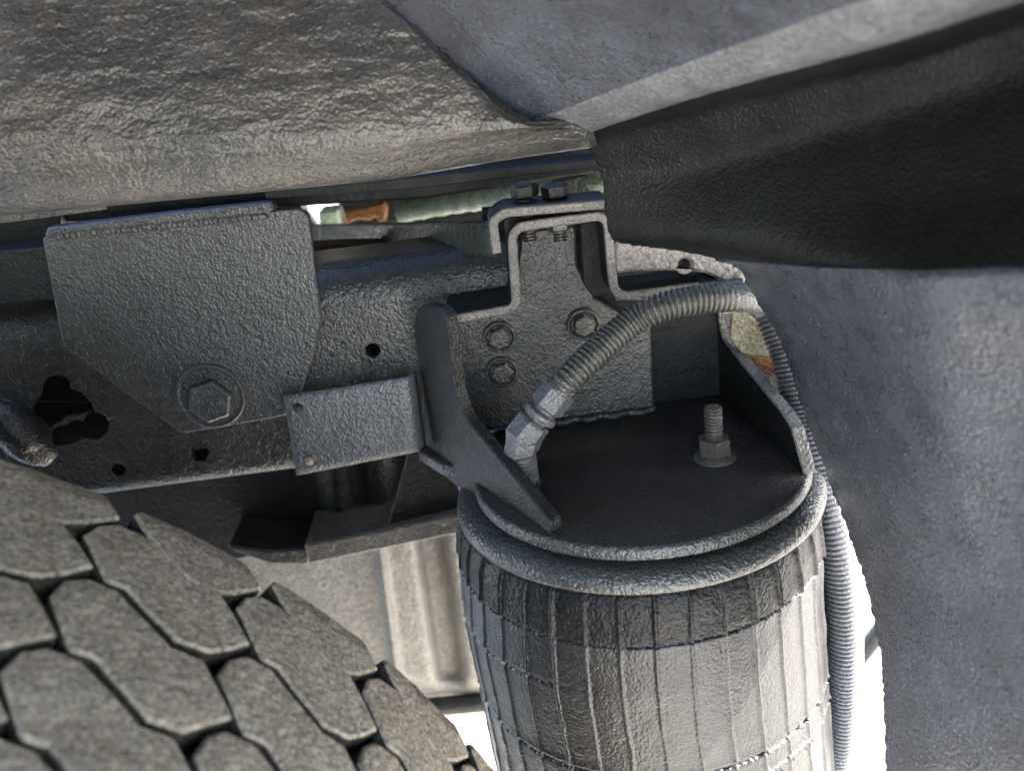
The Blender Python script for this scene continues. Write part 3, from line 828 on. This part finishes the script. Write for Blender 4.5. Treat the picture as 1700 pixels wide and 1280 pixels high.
# crossmember running away to the left from the outer strap
cmb = thing('crossmember', 'dark green tinged crossmember running back from the hat strap', 'crossmember', tuple(atY(720, 420, .64)))
A1, A2 = atY(830, 365, .625), atY(832, 425, .625)
B1, B2 = atY(520, 372, 1.05), atY(520, 400, 1.05)
rows = []
for k in range(40):
    t_ = k / 39
    row = []
    for s in np.linspace(0, 1, 10):
        p_ = lerp(lerp(A1, B1, t_), lerp(A2, B2, t_), s)
        row.append(p_ + np.array([0, fb(p_, 40, 3, 2) * .003, 0]))
    rows.append(row)
x_ = part('side_web', grid(rows), 'crossbar', cmb, smooth='all')
sm = x_.modifiers.new('t', 'SOLIDIFY'); sm.thickness = .006
# pale green pipe stub and post far behind
gp = thing('green_hose', 'blurred pale green hose lying above the crossmember', 'hose', tuple(atY(800, 330, .85)))
pth = [atY(x, y, yy) for x, y, yy in [(665, 352, .98), (740, 338, .95), (820, 326, .90), (880, 316, .86), (950, 304, .82), (1010, 294, .80)]]
part('hose_body', tube(resample(catmull(pth, 12), .004), lambda s: .0115 + .0006 * math.sin(s * 260) + .0004 * math.sin(s * 700), 20), 'green', gp, smooth='all')
part('hose_bracket', px_slab([(925, 300), (1010, 278), (1010, 330), (900, 332)], yfr(.80), .02, .004, .002), 'crossbar', gp)
post = thing('valve_post', 'blurred pale green upright fitting in the gap above the rail', 'fitting', tuple(atY(548, 408, 1.0)))
part('post_body', px_slab([(528, 350), (562, 346), (570, 385), (600, 380), (660, 372), (665, 398), (600, 404), (545, 412), (530, 400)], yfr(1.0), .03, .004, .004), 'palegreen', post)
rb_ = thing('rusty_bracket', 'small orange rusty bracket seen through the gap above the rail', 'bracket', tuple(atY(610, 368, 1.04)))
part('rusty_plate', px_slab([(566, 352), (600, 346), (636, 338), (642, 346), (640, 366), (630, 368), (622, 360), (614, 366), (594, 364), (570, 374)], yfr(1.04), .02, .001, .002), 'rust', rb_)
part('far_strut', px_slab([(500, 350), (512, 356), (545, 405), (530, 412), (505, 372)], yfr(1.10), .02, .001, .002), 'plate', rb_)
fx = thing('rusty_crossbar', 'dark rusty bar lying just over the top of the rail', 'bar', tuple(atY(620, 425, .80)))
part('bar', px_slab([(500, 412), (560, 408), (680, 406), (820, 425), (820, 440), (500, 440)], yfr(.80), .03, .001, .002), 'rustdark', fx)

# ================================================================== RIGHT SIDE: lug with a hole and the outer bracket
lug = thing('cast_lug', 'pale rough metal lug with a round hole under the fender cut', 'lug', tuple(atY(1120, 470, .60)))
fl = yfr(.600)
hc = to2([atP(1137, 440, fl[0], fl[3])], fl)[0]
part('lug_body', px_slab([(1020, 400), (1110, 395), (1200, 405), (1240, 430), (1238, 474), (1212, 478), (1190, 462), (1170, 453), (1100, 449), (1040, 452), (1020, 455)], fl, .022, .004, .002, [circ(hc, .0045, 18)]), 'pale', lug)
part('lug_back_plate', px_slab([(1020, 445), (1200, 445), (1200, 500), (1020, 500)], yfr(.64), .006, 0, .001), 'mount', lug)  # plate set behind the lug, in plain mount coating
part('lug_stop', px_slab([(1160, 470), (1235, 464), (1240, 476), (1170, 480)], yfr(.595), .02, .001, .001), 'mount', lug)
ob = thing('outer_bracket', 'pale outer bracket with a rusty triangular pocket beside the right gusset', 'bracket', (.22, .60, .74))
# a plate running away beside the gusset
fo = (np.array([.205, .62, .75]),) + tuple(frame((0, 0, 0), (-.55, -.83, 0))[1:])
n_o = fo[3]
part('bracket_web', px_slab([(1196, 505), (1262, 490), (1300, 560), (1338, 690), (1352, 800), (1345, 850), (1330, 800), (1312, 706), (1230, 600), (1196, 548)], fo, .004, .001, .001), 'pale', ob)
f2 = (fo[0] + n_o * .006,) + fo[1:]
part('pocket_web', px_slab([(1232, 588), (1284, 595), (1322, 630), (1252, 614)], f2, .003, .001, .0005), 'rust', ob, label='rusty triangular pocket')
part('pocket_fold', px_slab([(1222, 505), (1262, 540), (1285, 594), (1232, 588), (1212, 560), (1215, 520)], f2, .003, .002, .0008), 'tan', ob)
part('fold_edge', px_slab([(1250, 612), (1320, 628), (1324, 634), (1252, 618)], (f2[0] + n_o * .002,) + fo[1:], .004, 0, .0005), 'pale', ob)
part('clip', px_slab([(1245, 478), (1262, 492), (1268, 516), (1225, 520), (1180, 524), (1240, 505)], yfr(.585), .006, .002, .001), 'pale', ob)

# strut beyond the vertical conduit
A_, B_ = atY(1405, 1120, 1.1), atY(1475, 1030, 1.1)
part('far_strut', tube([lerp(A_, B_, t) for t in np.linspace(-.6, 1.8, 16)], lambda s: .014, 16), 'dark', smooth='all', loc=tuple(A_),
     label='blurred dark strut in the bright gap right of the hanging conduit', cat='strut')
